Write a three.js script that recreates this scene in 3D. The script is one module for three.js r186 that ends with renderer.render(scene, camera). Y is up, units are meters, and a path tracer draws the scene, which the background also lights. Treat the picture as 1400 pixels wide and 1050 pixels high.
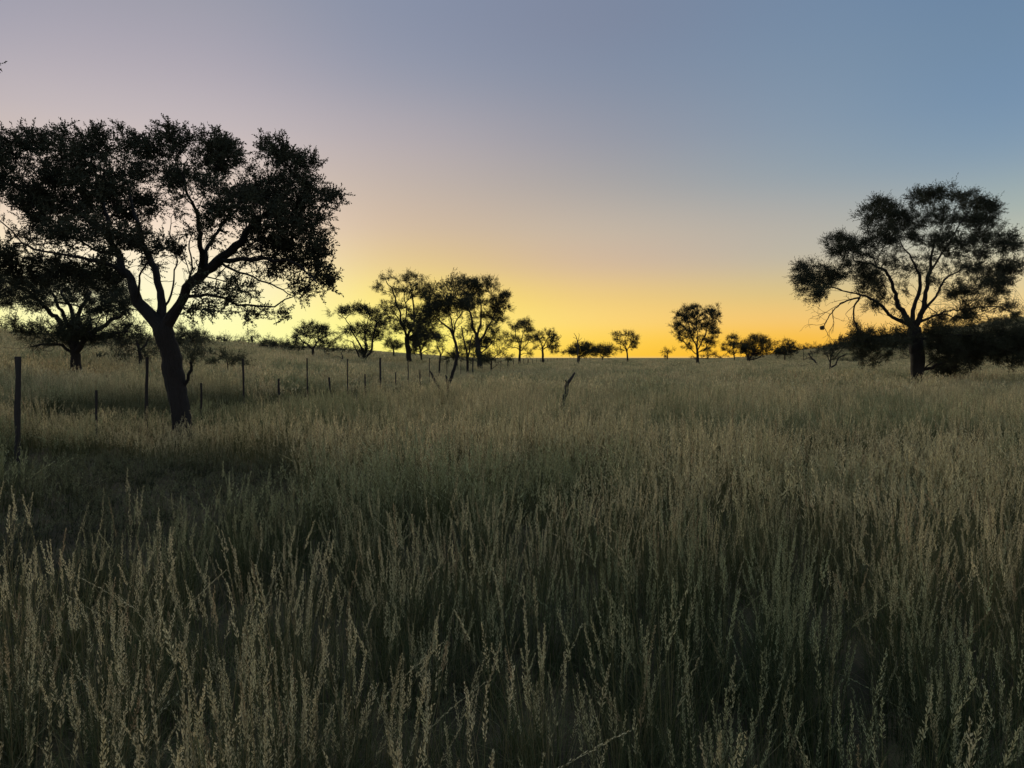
import * as THREE from 'three';
import { mergeGeometries } from 'three/addons/utils/BufferGeometryUtils.js';
import { ImprovedNoise } from 'three/addons/math/ImprovedNoise.js';

/* ------------------------------------------------------------------ camera, sky, sun, exposure */
const EYE = 1.65, F = 1050, HORIZON = 489;               // photograph: 1400 x 1050, focal length in its pixels
const PITCH = -Math.atan((525 - HORIZON) / F);
const scene = new THREE.Scene();
const camera = new THREE.PerspectiveCamera(2 * Math.atan(525 / F) * 180 / Math.PI, 4 / 3, 0.1, 9000);
camera.position.set(0, EYE, 0);
camera.rotation.set(PITCH, 0, 0);

const renderer = new THREE.WebGLRenderer({ antialias: true });
renderer.toneMapping = THREE.LinearToneMapping;
renderer.toneMappingExposure = 1.0;
renderer.shadowMap.enabled = true;

const lin = c => { c /= 255; return c <= 0.04045 ? c / 12.92 : Math.pow((c + 0.055) / 1.055, 2.4); };
const SUN_AZ = -26;                                       // degrees, to the right of straight ahead is positive
// dusk sky: colour by angle from the sun's azimuth (columns) and by elevation (rows), sRGB
const EL = [0, 1.3, 2.65, 4.5, 6.9, 9.4, 12.5, 15.7, 20, 24, 32, 45, 65, 90];
const AZ = [0, 15, 30, 45, 59, 85, 120, 180];
const SKY = [
  [[255, 254, 178], [255, 240, 122], [255, 205, 70], [249, 186, 58], [246, 196, 100], [214, 172, 128], [190, 166, 156], [160, 156, 170]],
  [[255, 254, 184], [255, 244, 130], [255, 212, 90], [249, 192, 76], [246, 202, 116], [212, 176, 138], [192, 170, 164], [170, 162, 176]],
  [[255, 252, 190], [255, 240, 132], [252, 214, 118], [243, 198, 114], [240, 206, 136], [206, 180, 150], [192, 174, 172], [182, 168, 180]],
  [[255, 248, 205], [251, 227, 130], [238, 204, 130], [220, 195, 136], [222, 202, 154], [196, 182, 160], [190, 177, 180], [192, 175, 186]],
  [[254, 238, 206], [232, 205, 148], [213, 187, 155], [193, 184, 163], [196, 194, 170], [184, 182, 170], [186, 179, 184], [196, 180, 190]],
  [[242, 220, 200], [214, 191, 164], [196, 181, 164], [177, 175, 168], [165, 178, 174], [170, 180, 178], [178, 178, 186], [194, 182, 192]],
  [[218, 200, 188], [196, 181, 171], [172, 167, 165], [150, 162, 171], [136, 159, 177], [156, 174, 182], [168, 176, 188], [186, 181, 193]],
  [[196, 185, 187], [179, 171, 175], [153, 155, 166], [134, 152, 171], [120, 147, 174], [146, 168, 184], [158, 173, 188], [174, 178, 193]],
  [[172, 167, 178], [152, 155, 171], [134, 144, 164], [122, 143, 167], [112, 139, 167], [134, 160, 182], [146, 167, 186], [158, 171, 191]],
  [[155, 156, 170], [138, 146, 167], [126, 137, 160], [115, 137, 164], [107, 134, 165], [126, 153, 178], [138, 161, 183], [146, 164, 187]],
  [[142, 150, 172], [134, 146, 169], [124, 140, 165], [116, 139, 165], [112, 138, 166], [122, 148, 174], [130, 153, 178], [134, 155, 180]],
  [[128, 143, 169], [125, 142, 168], [121, 140, 167], [117, 139, 167], [116, 139, 167], [120, 143, 170], [123, 146, 172], [125, 147, 173]],
  [[120, 140, 168], [119, 140, 168], [118, 139, 168], [117, 139, 168], [117, 139, 168], [118, 140, 168], [119, 141, 169], [120, 142, 170]],
  [[118, 140, 169], [118, 140, 169], [118, 140, 169], [118, 140, 169], [118, 140, 169], [118, 140, 169], [118, 140, 169], [118, 140, 169]],
].map(r => r.map(c => c.map(lin)));
{
  const W = 2048, H = 1024, data = new Float32Array(W * H * 4);
  const cr = (a, b, c, d, t) => { const v = 0.5 * (2 * b + (c - a) * t + (2 * a - 5 * b + 4 * c - d) * t * t + (3 * b - a - 3 * c + d) * t * t * t); return v; };
  const find = (arr, v) => { let i = 0; while (i < arr.length - 2 && v >= arr[i + 1]) i++; return [i, Math.min(1, Math.max(0, (v - arr[i]) / (arr[i + 1] - arr[i])))]; };
  for (let j = 0; j < H; j++) {
    const el = Math.max(0, (j + 0.5) / H * 180 - 90);
    const [ei, et] = find(EL, el);
    for (let i = 0; i < W; i++) {
      // three.js equirect: u = atan2(z, x) / 2pi + 0.5
      const ang = ((i + 0.5) / W - 0.5) * 2 * Math.PI, x = Math.cos(ang), z = Math.sin(ang);
      const az = Math.atan2(x, -z) * 180 / Math.PI;
      let d = Math.abs(az - SUN_AZ); if (d > 180) d = 360 - d;
      d = Math.sqrt(d * d + 9) - 3 * Math.max(0, 1 - d / 180);
      const [ai, at] = find(AZ, Math.max(0, d));
      const o = (j * W + i) * 4;
      for (let k = 0; k < 3; k++) {
        const row = r => { const R = SKY[Math.max(0, Math.min(EL.length - 1, r))]; const g = n => R[n < 0 ? -n : Math.min(AZ.length - 1, n)][k]; return cr(g(ai - 1), g(ai), g(ai + 1), g(ai + 2), at); };
        data[o + k] = Math.max(0, cr(row(ei - 1), row(ei), row(ei + 1), row(ei + 2), et));
      }
      data[o + 3] = 1;
    }
  }
  const sky = new THREE.DataTexture(data, W, H, THREE.RGBAFormat, THREE.FloatType);
  sky.mapping = THREE.EquirectangularReflectionMapping; sky.magFilter = THREE.LinearFilter; sky.minFilter = THREE.LinearFilter; sky.needsUpdate = true;
  scene.background = sky; scene.environment = sky;
  scene.backgroundIntensity = 1; scene.environmentIntensity = 1;
}
const sun = new THREE.DirectionalLight(new THREE.Color(1.0, 0.86, 0.62), 1.5);   // the afterglow round the set sun
{
  const a = SUN_AZ * Math.PI / 180, e = 14 * Math.PI / 180;
  sun.position.set(Math.sin(a) * Math.cos(e) * 200, Math.sin(e) * 200, -Math.cos(a) * Math.cos(e) * 200);
  sun.castShadow = true; sun.shadow.radius = 50; sun.shadow.mapSize.set(2048, 2048);
  Object.assign(sun.shadow.camera, { left: -120, right: 120, top: 120, bottom: -120, near: 1, far: 500 });
  scene.add(sun, sun.target);
}

/* ------------------------------------------------------------------ helpers */
function rng(seed) { let a = seed >>> 0; return () => { a = (a + 0x6D2B79F5) | 0; let t = Math.imul(a ^ (a >>> 15), 1 | a); t = (t + Math.imul(t ^ (t >>> 7), 61 | t)) ^ t; return ((t ^ (t >>> 14)) >>> 0) / 4294967296; }; }
const perlin = new ImprovedNoise();
const noise = (x, y, z = 0) => perlin.noise(x + 31.7, y + 17.3, z + 5.9);
const fbm = (x, y, z = 0, n = 3) => { let s = 0, a = 0.5; for (let i = 0; i < n; i++) { s += a * noise(x, y, z); x *= 2.03; y *= 2.03; z *= 2.03; a *= 0.5; } return s; };
const smooth = (a, b, x) => { const t = Math.min(1, Math.max(0, (x - a) / (b - a))); return t * t * (3 - 2 * t); };
const V = (x, y, z) => new THREE.Vector3(x, y, z);
const names = {};
function numbered(n) { const k = names[n] = (names[n] ?? -1) + 1; return k ? `${n}_${String(k).padStart(3, '0')}` : n; }
function tag(o, label, category, group, kind) { Object.assign(o.userData, { label, category }); if (group) o.userData.group = group; if (kind) o.userData.kind = kind; return o; }
function shadows(o) { o.traverse(c => { if (c.isMesh) { c.castShadow = true; c.receiveShadow = true; } }); return o; }
// the direction through a pixel of the photograph, taken to a given distance straight ahead
const cp = Math.cos(PITCH), sp = Math.sin(PITCH);
function at(px, py, D) {
  const x = (px - 700) / F, y = -(py - 525) / F;
  const wy = y * cp + sp, wz = y * sp - cp;                // camera axes turned by the pitch
  const s = D / -wz;
  return V(x * s, EYE + wy * s, -D);
}
// the land: level, rising gently to the left of the fence, with a low hill far right
function land(x, D) {
  const l = -x - 3, soft = Math.log1p(Math.exp(Math.min(30, l * 0.8))) / 0.8;
  const far = 1 - 0.85 * smooth(150, 420, D);
  let h = 0.08 * soft * (0.45 + 0.55 * smooth(8, 60, D)) * far;
  h = h > 12 ? 12 + (h - 12) * 0.25 : h;
  const r = Math.max(0, x - 74) ; h += Math.min(30, r * 0.14 * (1 + 0.3 * noise(x * 0.02, D * 0.02, 3))) * Math.exp(-Math.pow((D - 235) / 75, 2));
  h += 0.35 * smooth(15, 60, D) * fbm(x * 0.03, D * 0.03, 1) + 0.07 * noise(x * 0.4, D * 0.4, 2);
  return h;
}
const ground = (x, z) => land(x, -z);

/* ------------------------------------------------------------------ ground */
{
  const xs = [], ds = [];
  const spread = (arr, a, b, s0, grow) => { let v = a, s = s0; while (v < b) { arr.push(v); v += s; s *= grow; } arr.push(b); };
  const half = []; spread(half, 0, 3500, 0.5, 1.05);
  for (let i = half.length - 1; i > 0; i--) xs.push(-half[i]);
  xs.push(...half);
  const back = []; spread(back, 0, 400, 0.7, 1.15);
  for (let i = back.length - 1; i > 0; i--) ds.push(-back[i]);
  spread(ds, 0, 4500, 0.5, 1.035);
  const pos = [], uv = [], idx = [], nx = xs.length;
  for (const d of ds) for (const x of xs) { pos.push(x, land(x, d), -d); uv.push(x / 3, d / 3); }
  for (let j = 0; j < ds.length - 1; j++) for (let i = 0; i < nx - 1; i++) { const a = j * nx + i; idx.push(a, a + 1, a + nx + 1, a, a + nx + 1, a + nx); }
  const g = new THREE.BufferGeometry();
  g.setAttribute('position', new THREE.Float32BufferAttribute(pos, 3)); g.setAttribute('uv', new THREE.Float32BufferAttribute(uv, 2)); g.setIndex(idx); g.computeVertexNormals();
  const N = 512, tex = new Uint8Array(N * N * 4), hgt = new Uint8Array(N * N * 4), R = rng(4);
  for (let j = 0; j < N; j++) for (let i = 0; i < N; i++) {
    const u = i / N * Math.PI * 2, v = j / N * Math.PI * 2, o = (j * N + i) * 4;
    const n = fbm(Math.cos(u) * 2 + Math.cos(v) * 2.3, Math.sin(u) * 2 + 7, Math.sin(v) * 2, 4) + (R() - 0.5) * 0.35;
    tex[o] = 80 + n * 64; tex[o + 1] = 68 + n * 56; tex[o + 2] = 44 + n * 38; tex[o + 3] = 255;
    const hh = 128 + n * 120; hgt[o] = hgt[o + 1] = hgt[o + 2] = Math.max(0, Math.min(255, hh)); hgt[o + 3] = 255;
  }
  const mk = (d, srgb) => { const t = new THREE.DataTexture(d, N, N); t.wrapS = t.wrapT = THREE.RepeatWrapping; t.magFilter = THREE.LinearFilter; if (srgb) t.colorSpace = THREE.SRGBColorSpace; t.needsUpdate = true; return t; };
  const m = new THREE.Mesh(g, new THREE.MeshStandardMaterial({ map: mk(tex, true), bumpMap: mk(hgt, false), bumpScale: 0.03, roughness: 1 }));
  m.name = 'ground'; m.userData = { kind: 'structure', label: 'level sandy savanna ground rising gently beyond the fence posts', category: 'ground' };
  scene.add(shadows(m));
}

/* ------------------------------------------------------------------ branching plants */
const M = {
  bark: new THREE.MeshStandardMaterial({ color: new THREE.Color().setRGB(0.024, 0.02, 0.016), roughness: 0.95 }),
  deadWood: new THREE.MeshStandardMaterial({ color: new THREE.Color().setRGB(0.04, 0.034, 0.028), roughness: 0.9 }),
  leaf: new THREE.MeshStandardMaterial({ color: new THREE.Color().setRGB(0.036, 0.04, 0.019), roughness: 1, side: THREE.DoubleSide }),
  greyLeaf: new THREE.MeshPhysicalMaterial({ color: new THREE.Color().setRGB(0.075, 0.078, 0.045), roughness: 0.95, transmission: 0.25, thickness: 0, side: THREE.DoubleSide, specularIntensity: 0.2 }),
  post: new THREE.MeshStandardMaterial({ color: new THREE.Color().setRGB(0.035, 0.029, 0.024), roughness: 0.95 }),
  nest: new THREE.MeshStandardMaterial({ color: new THREE.Color().setRGB(0.07, 0.055, 0.03), roughness: 1 }),
};
{ // bark relief: long furrows
  const N = 256, d = new Uint8Array(N * N * 4);
  for (let j = 0; j < N; j++) for (let i = 0; i < N; i++) {
    const u = i / N * Math.PI * 2, v = j / N * Math.PI * 2;
    const n = fbm(Math.cos(u) * 5, Math.sin(u) * 5, Math.cos(v) * 1.6, 3) + fbm(Math.sin(v) * 1.6 + 9, Math.cos(u) * 9, Math.sin(u) * 9, 2);
    const o = (j * N + i) * 4; d[o] = d[o + 1] = d[o + 2] = Math.max(0, Math.min(255, 128 + 190 * n)); d[o + 3] = 255;
  }
  const t = new THREE.DataTexture(d, N, N); t.wrapS = t.wrapT = THREE.RepeatWrapping; t.magFilter = THREE.LinearFilter; t.needsUpdate = true;
  M.bark.bumpMap = t; M.bark.bumpScale = 0.03; M.post.bumpMap = t; M.post.bumpScale = 0.01; M.deadWood.bumpMap = t; M.deadWood.bumpScale = 0.01;
}
class Tris {                                              // collects triangles with colours
  constructor() { this.p = []; this.c = []; }
  tri(a, b, c, col) { this.p.push(a.x, a.y, a.z, b.x, b.y, b.z, c.x, c.y, c.z); if (col) for (let i = 0; i < 3; i++) this.c.push(col[0], col[1], col[2]); }
  quad(a, b, c, d, col) { this.tri(a, b, c, col); this.tri(a, c, d, col); }
  geo() {
    const g = new THREE.BufferGeometry(); g.setAttribute('position', new THREE.Float32BufferAttribute(this.p, 3));
    if (this.c.length) g.setAttribute('color', new THREE.Float32BufferAttribute(this.c, 3));
    g.computeVertexNormals(); return g;
  }
}
// tapered tube along points with radii
function tube(pts, rad, sides, R, rough = 0) {
  const pos = [], uv = [], idx = [], n = pts.length, t = V(), u = V(0, 0, 1), w = V(); let len = 0;
  const turn = R() * 6.28, ph = R() * 50;
  for (let i = 0; i < n; i++) {
    t.subVectors(pts[Math.min(n - 1, i + 1)], pts[Math.max(0, i - 1)]).normalize();
    u.addScaledVector(t, -u.dot(t)); if (u.lengthSq() < 1e-6) u.set(1, 0, 0).addScaledVector(t, -t.x); u.normalize(); w.crossVectors(t, u);
    if (i) len += pts[i].distanceTo(pts[i - 1]);
    for (let k = 0; k <= sides; k++) {
      const a = turn + (k % sides) / sides * Math.PI * 2; let r = rad[i];
      if (rough) r *= 1 + rough * noise(Math.cos(a) * 1.7 + ph, Math.sin(a) * 1.7, len * 1.5 / Math.max(0.05, rad[0] * 6)) ;
      const c = Math.cos(a) * r, s = Math.sin(a) * r;
      pos.push(pts[i].x + u.x * c + w.x * s, pts[i].y + u.y * c + w.y * s, pts[i].z + u.z * c + w.z * s);
      uv.push(k / sides * Math.max(1, Math.round(rad[0] * 8)), len / 0.8);
    }
  }
  for (let i = 0; i < n - 1; i++) for (let k = 0; k < sides; k++) { const a = i * (sides + 1) + k, b = a + sides + 1; idx.push(a, a + 1, b + 1, a, b + 1, b); }
  const last = (n - 1) * (sides + 1), tip = pos.length / 3; pos.push(pts[n - 1].x, pts[n - 1].y, pts[n - 1].z); uv.push(0.5, len / 0.8);
  for (let k = 0; k < sides; k++) idx.push(last + k, last + k + 1, tip);
  const g = new THREE.BufferGeometry(); g.setAttribute('position', new THREE.Float32BufferAttribute(pos, 3)); g.setAttribute('uv', new THREE.Float32BufferAttribute(uv, 2)); g.setIndex(idx); g.computeVertexNormals();
  return g;
}
// leafy spray one unit long: a forked twig with many small leaves
function sprayGeo(seed, twigs, leaves, size, spreadAng, slim = 0.42) {
  const R = rng(seed), T = new Tris(), up = V(0, 1, 0);
  for (let k = 0; k < twigs; k++) {
    const a = R() * 6.28, lean = spreadAng * (0.25 + R()), L = 0.6 + 0.5 * R(), start = R() * 0.35;
    const dir = V(Math.sin(lean) * Math.cos(a), Math.cos(lean), Math.sin(lean) * Math.sin(a)).normalize();
    const side = V().crossVectors(dir, V(R() - 0.5, R() - 0.5, R() - 0.5)).normalize(), o = V(0, start, 0), e = o.clone().addScaledVector(dir, L);
    const w = 0.009; T.quad(o.clone().addScaledVector(side, -w), o.clone().addScaledVector(side, w), e.clone().addScaledVector(side, w * 0.3), e.clone().addScaledVector(side, -w * 0.3));
    for (let i = 0; i < leaves; i++) {
      const s = 0.15 + 0.9 * (i + R()) / leaves, p = o.clone().addScaledVector(dir, L * s);
      const d = V(R() - 0.5, R() - 0.5, R() - 0.5).normalize().multiplyScalar(1.1).add(dir).normalize(), q = V().crossVectors(d, V(R() - 0.5, R() - 0.5, R() - 0.5)).normalize();
      const l = size * (0.6 + 0.8 * R()), wd = l * slim * 0.5, m = p.clone().addScaledVector(d, l * 0.5), n = V().crossVectors(d, q), t = p.clone().addScaledVector(d, l).addScaledVector(n, l * 0.15 * (R() - 0.5));
      T.quad(p, m.clone().addScaledVector(q, wd).addScaledVector(n, l * 0.08), t, m.clone().addScaledVector(q, -wd).addScaledVector(n, l * 0.08));
    }
  }
  return T.geo();
}
const SPRAY = {
  broad: [sprayGeo(11, 6, 14, 0.17, 0.9, 0.5), sprayGeo(12, 6, 14, 0.17, 0.9, 0.5)],
  fine: [sprayGeo(13, 8, 14, 0.14, 0.7, 0.3), sprayGeo(14, 8, 14, 0.14, 0.7, 0.3)],
};
/* A tree or shrub. limbs: polylines of [px, py, radius in px, (metres behind the base)]; lobes: [px, py, rx, ry, (density), (metres behind)]: foliage masses; all at distance D. */
function tree(o) {
  const R = rng(o.seed ?? 1), D = o.D, mpp = D / F, b0 = o.limbs[0][0];
  const base = at(b0[0], b0[1], D); base.y = ground(base.x, base.z) - 0.06;
  const P = (px, py, dz = 0) => at(px, py, D + dz).sub(base);   // dz: metres behind the trunk
  const nodes = [];                                       // {p, parent, r, n, depth}
  const near = p => { let best = 0, bd = 1e9; nodes.forEach((n, i) => { const d = n.p.distanceToSquared(p); if (d < bd) { bd = d; best = i; } }); return best; };
  const step = o.step ?? Math.max(0.12, mpp * 4);
  let minx = 1e9, maxx = -1e9; for (const l of o.lobes) { minx = Math.min(minx, l[0] - l[2]); maxx = Math.max(maxx, l[0] + l[2]); }
  if (!o.lobes.length) { minx = b0[0] - 8; maxx = b0[0] + 8; }
  const cxp = (minx + maxx) / 2, halfp = (maxx - minx) / 2, deep = (o.deep ?? 0.75) * halfp * mpp;
  o.limbs.forEach((limb, li) => {
    const endz = li === 0 ? 0 : (o.limbs[li].z ?? (R() - 0.5) * 1.5 * Math.min(deep, limb.length * 0.4));
    const first = limb.map(q => P(q[0], q[1], 0)), j0 = li ? near(first[0]) : -1, zs = j0 >= 0 ? -nodes[j0].p.z : 0;
    const pts = limb.map((q, i) => P(q[0], q[1], li ? zs + endz * i / (limb.length - 1) : 0));
    if (li === 0) pts[0].set(0, 0, 0);
    const rad = limb.map(q => q[2] * mpp * (li ? o.slim ?? 1 : 1));
    let parent = j0;
    if (parent >= 0) pts[0].copy(nodes[parent].p);
    const curve = new THREE.CatmullRomCurve3(pts, false, 'centripetal'), L = curve.getLength(), n = Math.max(3, Math.round(L / step));
    for (let i = li === 0 ? 0 : 1; i <= n; i++) {
      const t = i / n, f = t * (limb.length - 1), k = Math.min(limb.length - 2, Math.floor(f));
      const r = rad[k] + (rad[k + 1] - rad[k]) * (f - k), p = curve.getPoint(t);
      if (i > 1) p.add(V(R() - 0.5, R() - 0.5, R() - 0.5).multiplyScalar(Math.min(0.35 * r, step * 0.25))); if (li) p.add(V(noise(t * L * 2.2 / (step * 6), li * 3.1, 1), noise(t * L * 2.2 / (step * 6), li * 3.1, 2), noise(t * L * 2.2 / (step * 6), li * 3.1, 3)).multiplyScalar(Math.min(1, t * 4) * Math.max(0.6 * r, step * 0.6)));
      nodes.push({ p, parent, r: Math.max(r, 0.004), n: 0, limb: true, len: parent >= 0 ? nodes[parent].len + step : 0 }); parent = nodes.length - 1;
    }
  });
  const flare = o.flare ?? 1.25; nodes.forEach(n => { if (n.limb && n.p.y < 0.45) n.r *= 1 + (flare - 1) * (1 - Math.max(0, n.p.y) / 0.45); });
  // where the leaf clusters sit
  const spacing = o.spacing ?? Math.max(0.25, mpp * 7), targets = [];
  for (const l of o.lobes) {
    const dens = (l[4] ?? 1), rx = l[2] * mpp, ry = l[3] * mpp, rz = Math.min(deep, (rx + ry) * 0.62), u = (l[0] - cxp) / halfp;
    const cz = l[5] ?? (R() * 2 - 1) * Math.max(0, deep * Math.sqrt(Math.max(0.05, 1 - u * u)) - rz * 0.5);
    const want = dens * (rx * ry * 3.14) / (spacing * spacing) * (o.fill ?? 1.25) * 1.35;
    const n = Math.max(2, Math.round(want));
    for (let i = 0, tries = 0; i < n && tries < n * 8; tries++) {
      const d = V(R() * 2 - 1, R() * 2 - 1, R() * 2 - 1); if (d.lengthSq() > 1) continue;
      const q = P(l[0] + d.x * l[2] * 0.94, l[1] + d.y * l[3] * 0.92, cz + d.z * rz);
      i++; if (noise((q.x + base.x) / (spacing * 2.6), q.y * 1.5 / (spacing * 2.6), q.z / (spacing * 2.6)) < (o.gaps ?? -0.26)) continue;
      targets.push(q);
    }
  }
  const fork = nodes[Math.min(nodes.length - 1, Math.max(0, o.limbs[0].length))].p;
  targets.sort((a, b) => a.distanceToSquared(fork) - b.distanceToSquared(fork));
  const minFork = o.minFork ?? 0.3, tips = [], maxy = Math.max(...nodes.map(n => n.p.y)), lowest = maxy * minFork;
  for (const q of targets) {
    let best = -1, bd = 1e9;
    for (let i = 0; i < nodes.length; i++) {
      const n = nodes[i]; if (n.limb && (n.p.y < lowest && q.y > lowest)) continue;
      const dx = q.x - n.p.x, dy = q.y - n.p.y, dz = q.z - n.p.z, d = Math.sqrt(dx * dx + dy * dy + dz * dz);
      let c = d + 0.12 * n.len + (dy < -0.1 ? -0.35 * dy : 0);
      if (n.parent >= 0) { const m = nodes[n.parent].p, tx = n.p.x - m.x, ty = n.p.y - m.y, tz = n.p.z - m.z, tl = Math.sqrt(tx * tx + ty * ty + tz * tz) || 1; c += 0.35 * d * (1 - (tx * dx + ty * dy + tz * dz) / (tl * d + 1e-6)); }
      if (c < bd) { bd = c; best = i; }
    }
    const a = nodes[best], L = a.p.distanceTo(q), n = Math.max(1, Math.min(9, Math.round(L / (step * 1.6)))), sag = V((R() - 0.5), 0.25 + R() * 0.4, R() - 0.5).multiplyScalar(L * 0.16);
    let parent = best; const p0 = a.p.clone();
    for (let i = 1; i <= n; i++) {
      const t = i / n, p = p0.clone().lerp(q, t).addScaledVector(sag, 4 * t * (1 - t)); if (i < n) p.add(V(R() - 0.5, R() - 0.5, R() - 0.5).multiplyScalar(L / n * 0.3));
      nodes.push({ p, parent, r: 0, n: 0, len: nodes[parent].len + L / n }); parent = nodes.length - 1;
    }
    tips.push(parent);
  }
  // bare twigs off the limbs
  const twigFrom = nodes.length, twigs = o.bare ? 0 : o.twigs ?? (D < 40 ? Math.min(130, Math.round(targets.length * 0.3)) : Math.min(14, Math.round(targets.length * 0.12)));
  const twig = (from, dir, L, side) => {
    let parent = from, p = nodes[from].p.clone(); const n = 4;
    for (let i = 0; i < n; i++) {
      dir.add(V(R() - 0.5, R() - 0.45, R() - 0.5).multiplyScalar(0.7)).normalize(); p = p.clone().addScaledVector(dir, L / n);
      nodes.push({ p, parent, r: 0, n: 0, len: 0 }); parent = nodes.length - 1;
      if (side && i && R() < 0.7) twig(parent, dir.clone().add(V(R() - 0.5, R() - 0.5, R() - 0.5).multiplyScalar(1.8)).normalize(), L * (0.3 + 0.3 * R()), false);
    }
  };
  for (let k = 0, tries = 0; k < twigs && tries < twigs * 20; tries++) {
    const i = Math.floor(R() * twigFrom), n = nodes[i]; if (n.parent < 0 || n.p.y < lowest * 1.15 || n.p.y > maxy * 0.86 || (!n.limb && R() < 0.6)) continue; k++;
    const d = V().subVectors(n.p, nodes[n.parent].p).normalize().add(V(R() * 2 - 1, R() * 2 - 1, R() * 2 - 1).multiplyScalar(1.1)).normalize();
    twig(i, d, Math.max(0.3, mpp * (D < 40 ? 26 : 9)) * (0.3 + 0.9 * R()), true);
  }
  for (let i = nodes.length - 1; i >= 0; i--) { const n = nodes[i]; if (!n.n) n.n = 1; if (n.parent >= 0) nodes[n.parent].n += n.n; }
  const kids = nodes.map(() => []);
  nodes.forEach((n, i) => { if (n.parent >= 0) kids[n.parent].push(i); });
  const tipR = o.tipR ?? Math.max(0.0035, mpp * 0.28);
  nodes.forEach(n => { if (!n.limb) { n.r = tipR * Math.pow(n.n, 0.36); const pr = nodes[n.parent].r; if (n.r > pr * 0.85) n.r = Math.max(tipR * 0.8, pr * 0.85); } });
  const geos = [];
  const chain = (from, i) => {
    const pts = [], rad = []; let cur = i;
    if (from >= 0) { pts.push(nodes[from].p); rad.push(Math.min(nodes[from].r, nodes[i].r * 1.15)); }
    for (;;) {
      pts.push(nodes[cur].p); rad.push(nodes[cur].r);
      const ks = kids[cur]; if (!ks.length) break;
      let main = ks[0]; for (const k of ks) if ((nodes[k].limb ? 1 : 0) * 10 + nodes[k].r > (nodes[main].limb ? 1 : 0) * 10 + nodes[main].r) main = k;
      for (const k of ks) if (k !== main) chain(cur, k);
      cur = main;
    }
    if (pts.length > 1) { const r = Math.max(...rad); geos.push(tube(pts, rad, r > 0.06 ? 10 : r > 0.02 ? 6 : 3, R, r > 0.04 ? 0.24 : 0)); }
  };
  chain(-1, 0);
  const group = new THREE.Group(); group.name = numbered(o.name); group.position.copy(base);
  const trunk = new THREE.Mesh(mergeGeometries(geos), o.dead ? M.deadWood : M.bark); trunk.name = o.woodName ?? 'trunk'; group.add(trunk);
  if (tips.length && !o.bare) {
    const per = o.per ?? 4, size = o.size ?? Math.max(0.3, mpp * 9), mats = [], q4 = new THREE.Quaternion(), Y = V(0, 1, 0), sc = V(), droop = o.droop ?? 0;
    for (const i of tips) {
      const n = nodes[i], d0 = V().subVectors(n.p, nodes[n.parent].p).normalize();
      for (let k = 0; k < per; k++) {
        const dir = d0.clone().multiplyScalar(0.7).add(V(R() * 2 - 1, (R() * 2 - 1) * 0.7 - droop + (o.lift ?? 0.15), R() * 2 - 1).multiplyScalar(0.9)).normalize();
        const s = size * (0.55 + 0.7 * R()), p = n.p.clone().add(V(R() - 0.5, (R() - 0.5) * 0.7, R() - 0.5).multiplyScalar(spacing * 1.3)).addScaledVector(dir, -0.15 * s);
        q4.setFromUnitVectors(Y, dir).multiply(new THREE.Quaternion().setFromAxisAngle(Y, R() * 6.28));
        mats.push(new THREE.Matrix4().compose(p, q4, sc.set(s * (0.8 + 0.4 * R()), s, s * (0.8 + 0.4 * R()))));
      }
    }
    const geo = SPRAY[o.leaf ?? 'broad'][(o.seed ?? 0) % 2], crown = new THREE.InstancedMesh(geo, o.mat ?? M.leaf, mats.length), col = new THREE.Color();
    mats.forEach((m, i) => { crown.setMatrixAt(i, m); const v = 0.75 + 0.5 * R(); crown.setColorAt(i, col.setRGB(v * (0.95 + 0.15 * R()), v, v * 0.95)); });
    crown.name = 'crown'; group.add(crown);
    crown.userData.kind = 'stuff';
  }
  tag(group, o.label, o.category ?? 'tree', o.group); scene.add(shadows(group));
  if (o.log) console.log(group.name, 'targets', targets.length, 'nodes', nodes.length, 'height', maxy.toFixed(1));
  return group;
}
// coordinates read in an enlarged crop are turned back to photograph pixels
const crop = (x0, y0, k, limbs, lobes) => ({
  limbs: limbs.map(l => { const r = l.map(q => [x0 + q[0] * k, y0 + q[1] * k, (q[2] ?? 3) * k]); if (l.z !== undefined) r.z = l.z; return r; }),
  lobes: lobes.map(l => [x0 + l[0] * k, y0 + l[1] * k, l[2] * k, l[3] * k, l[4], l[5]]),
});

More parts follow.
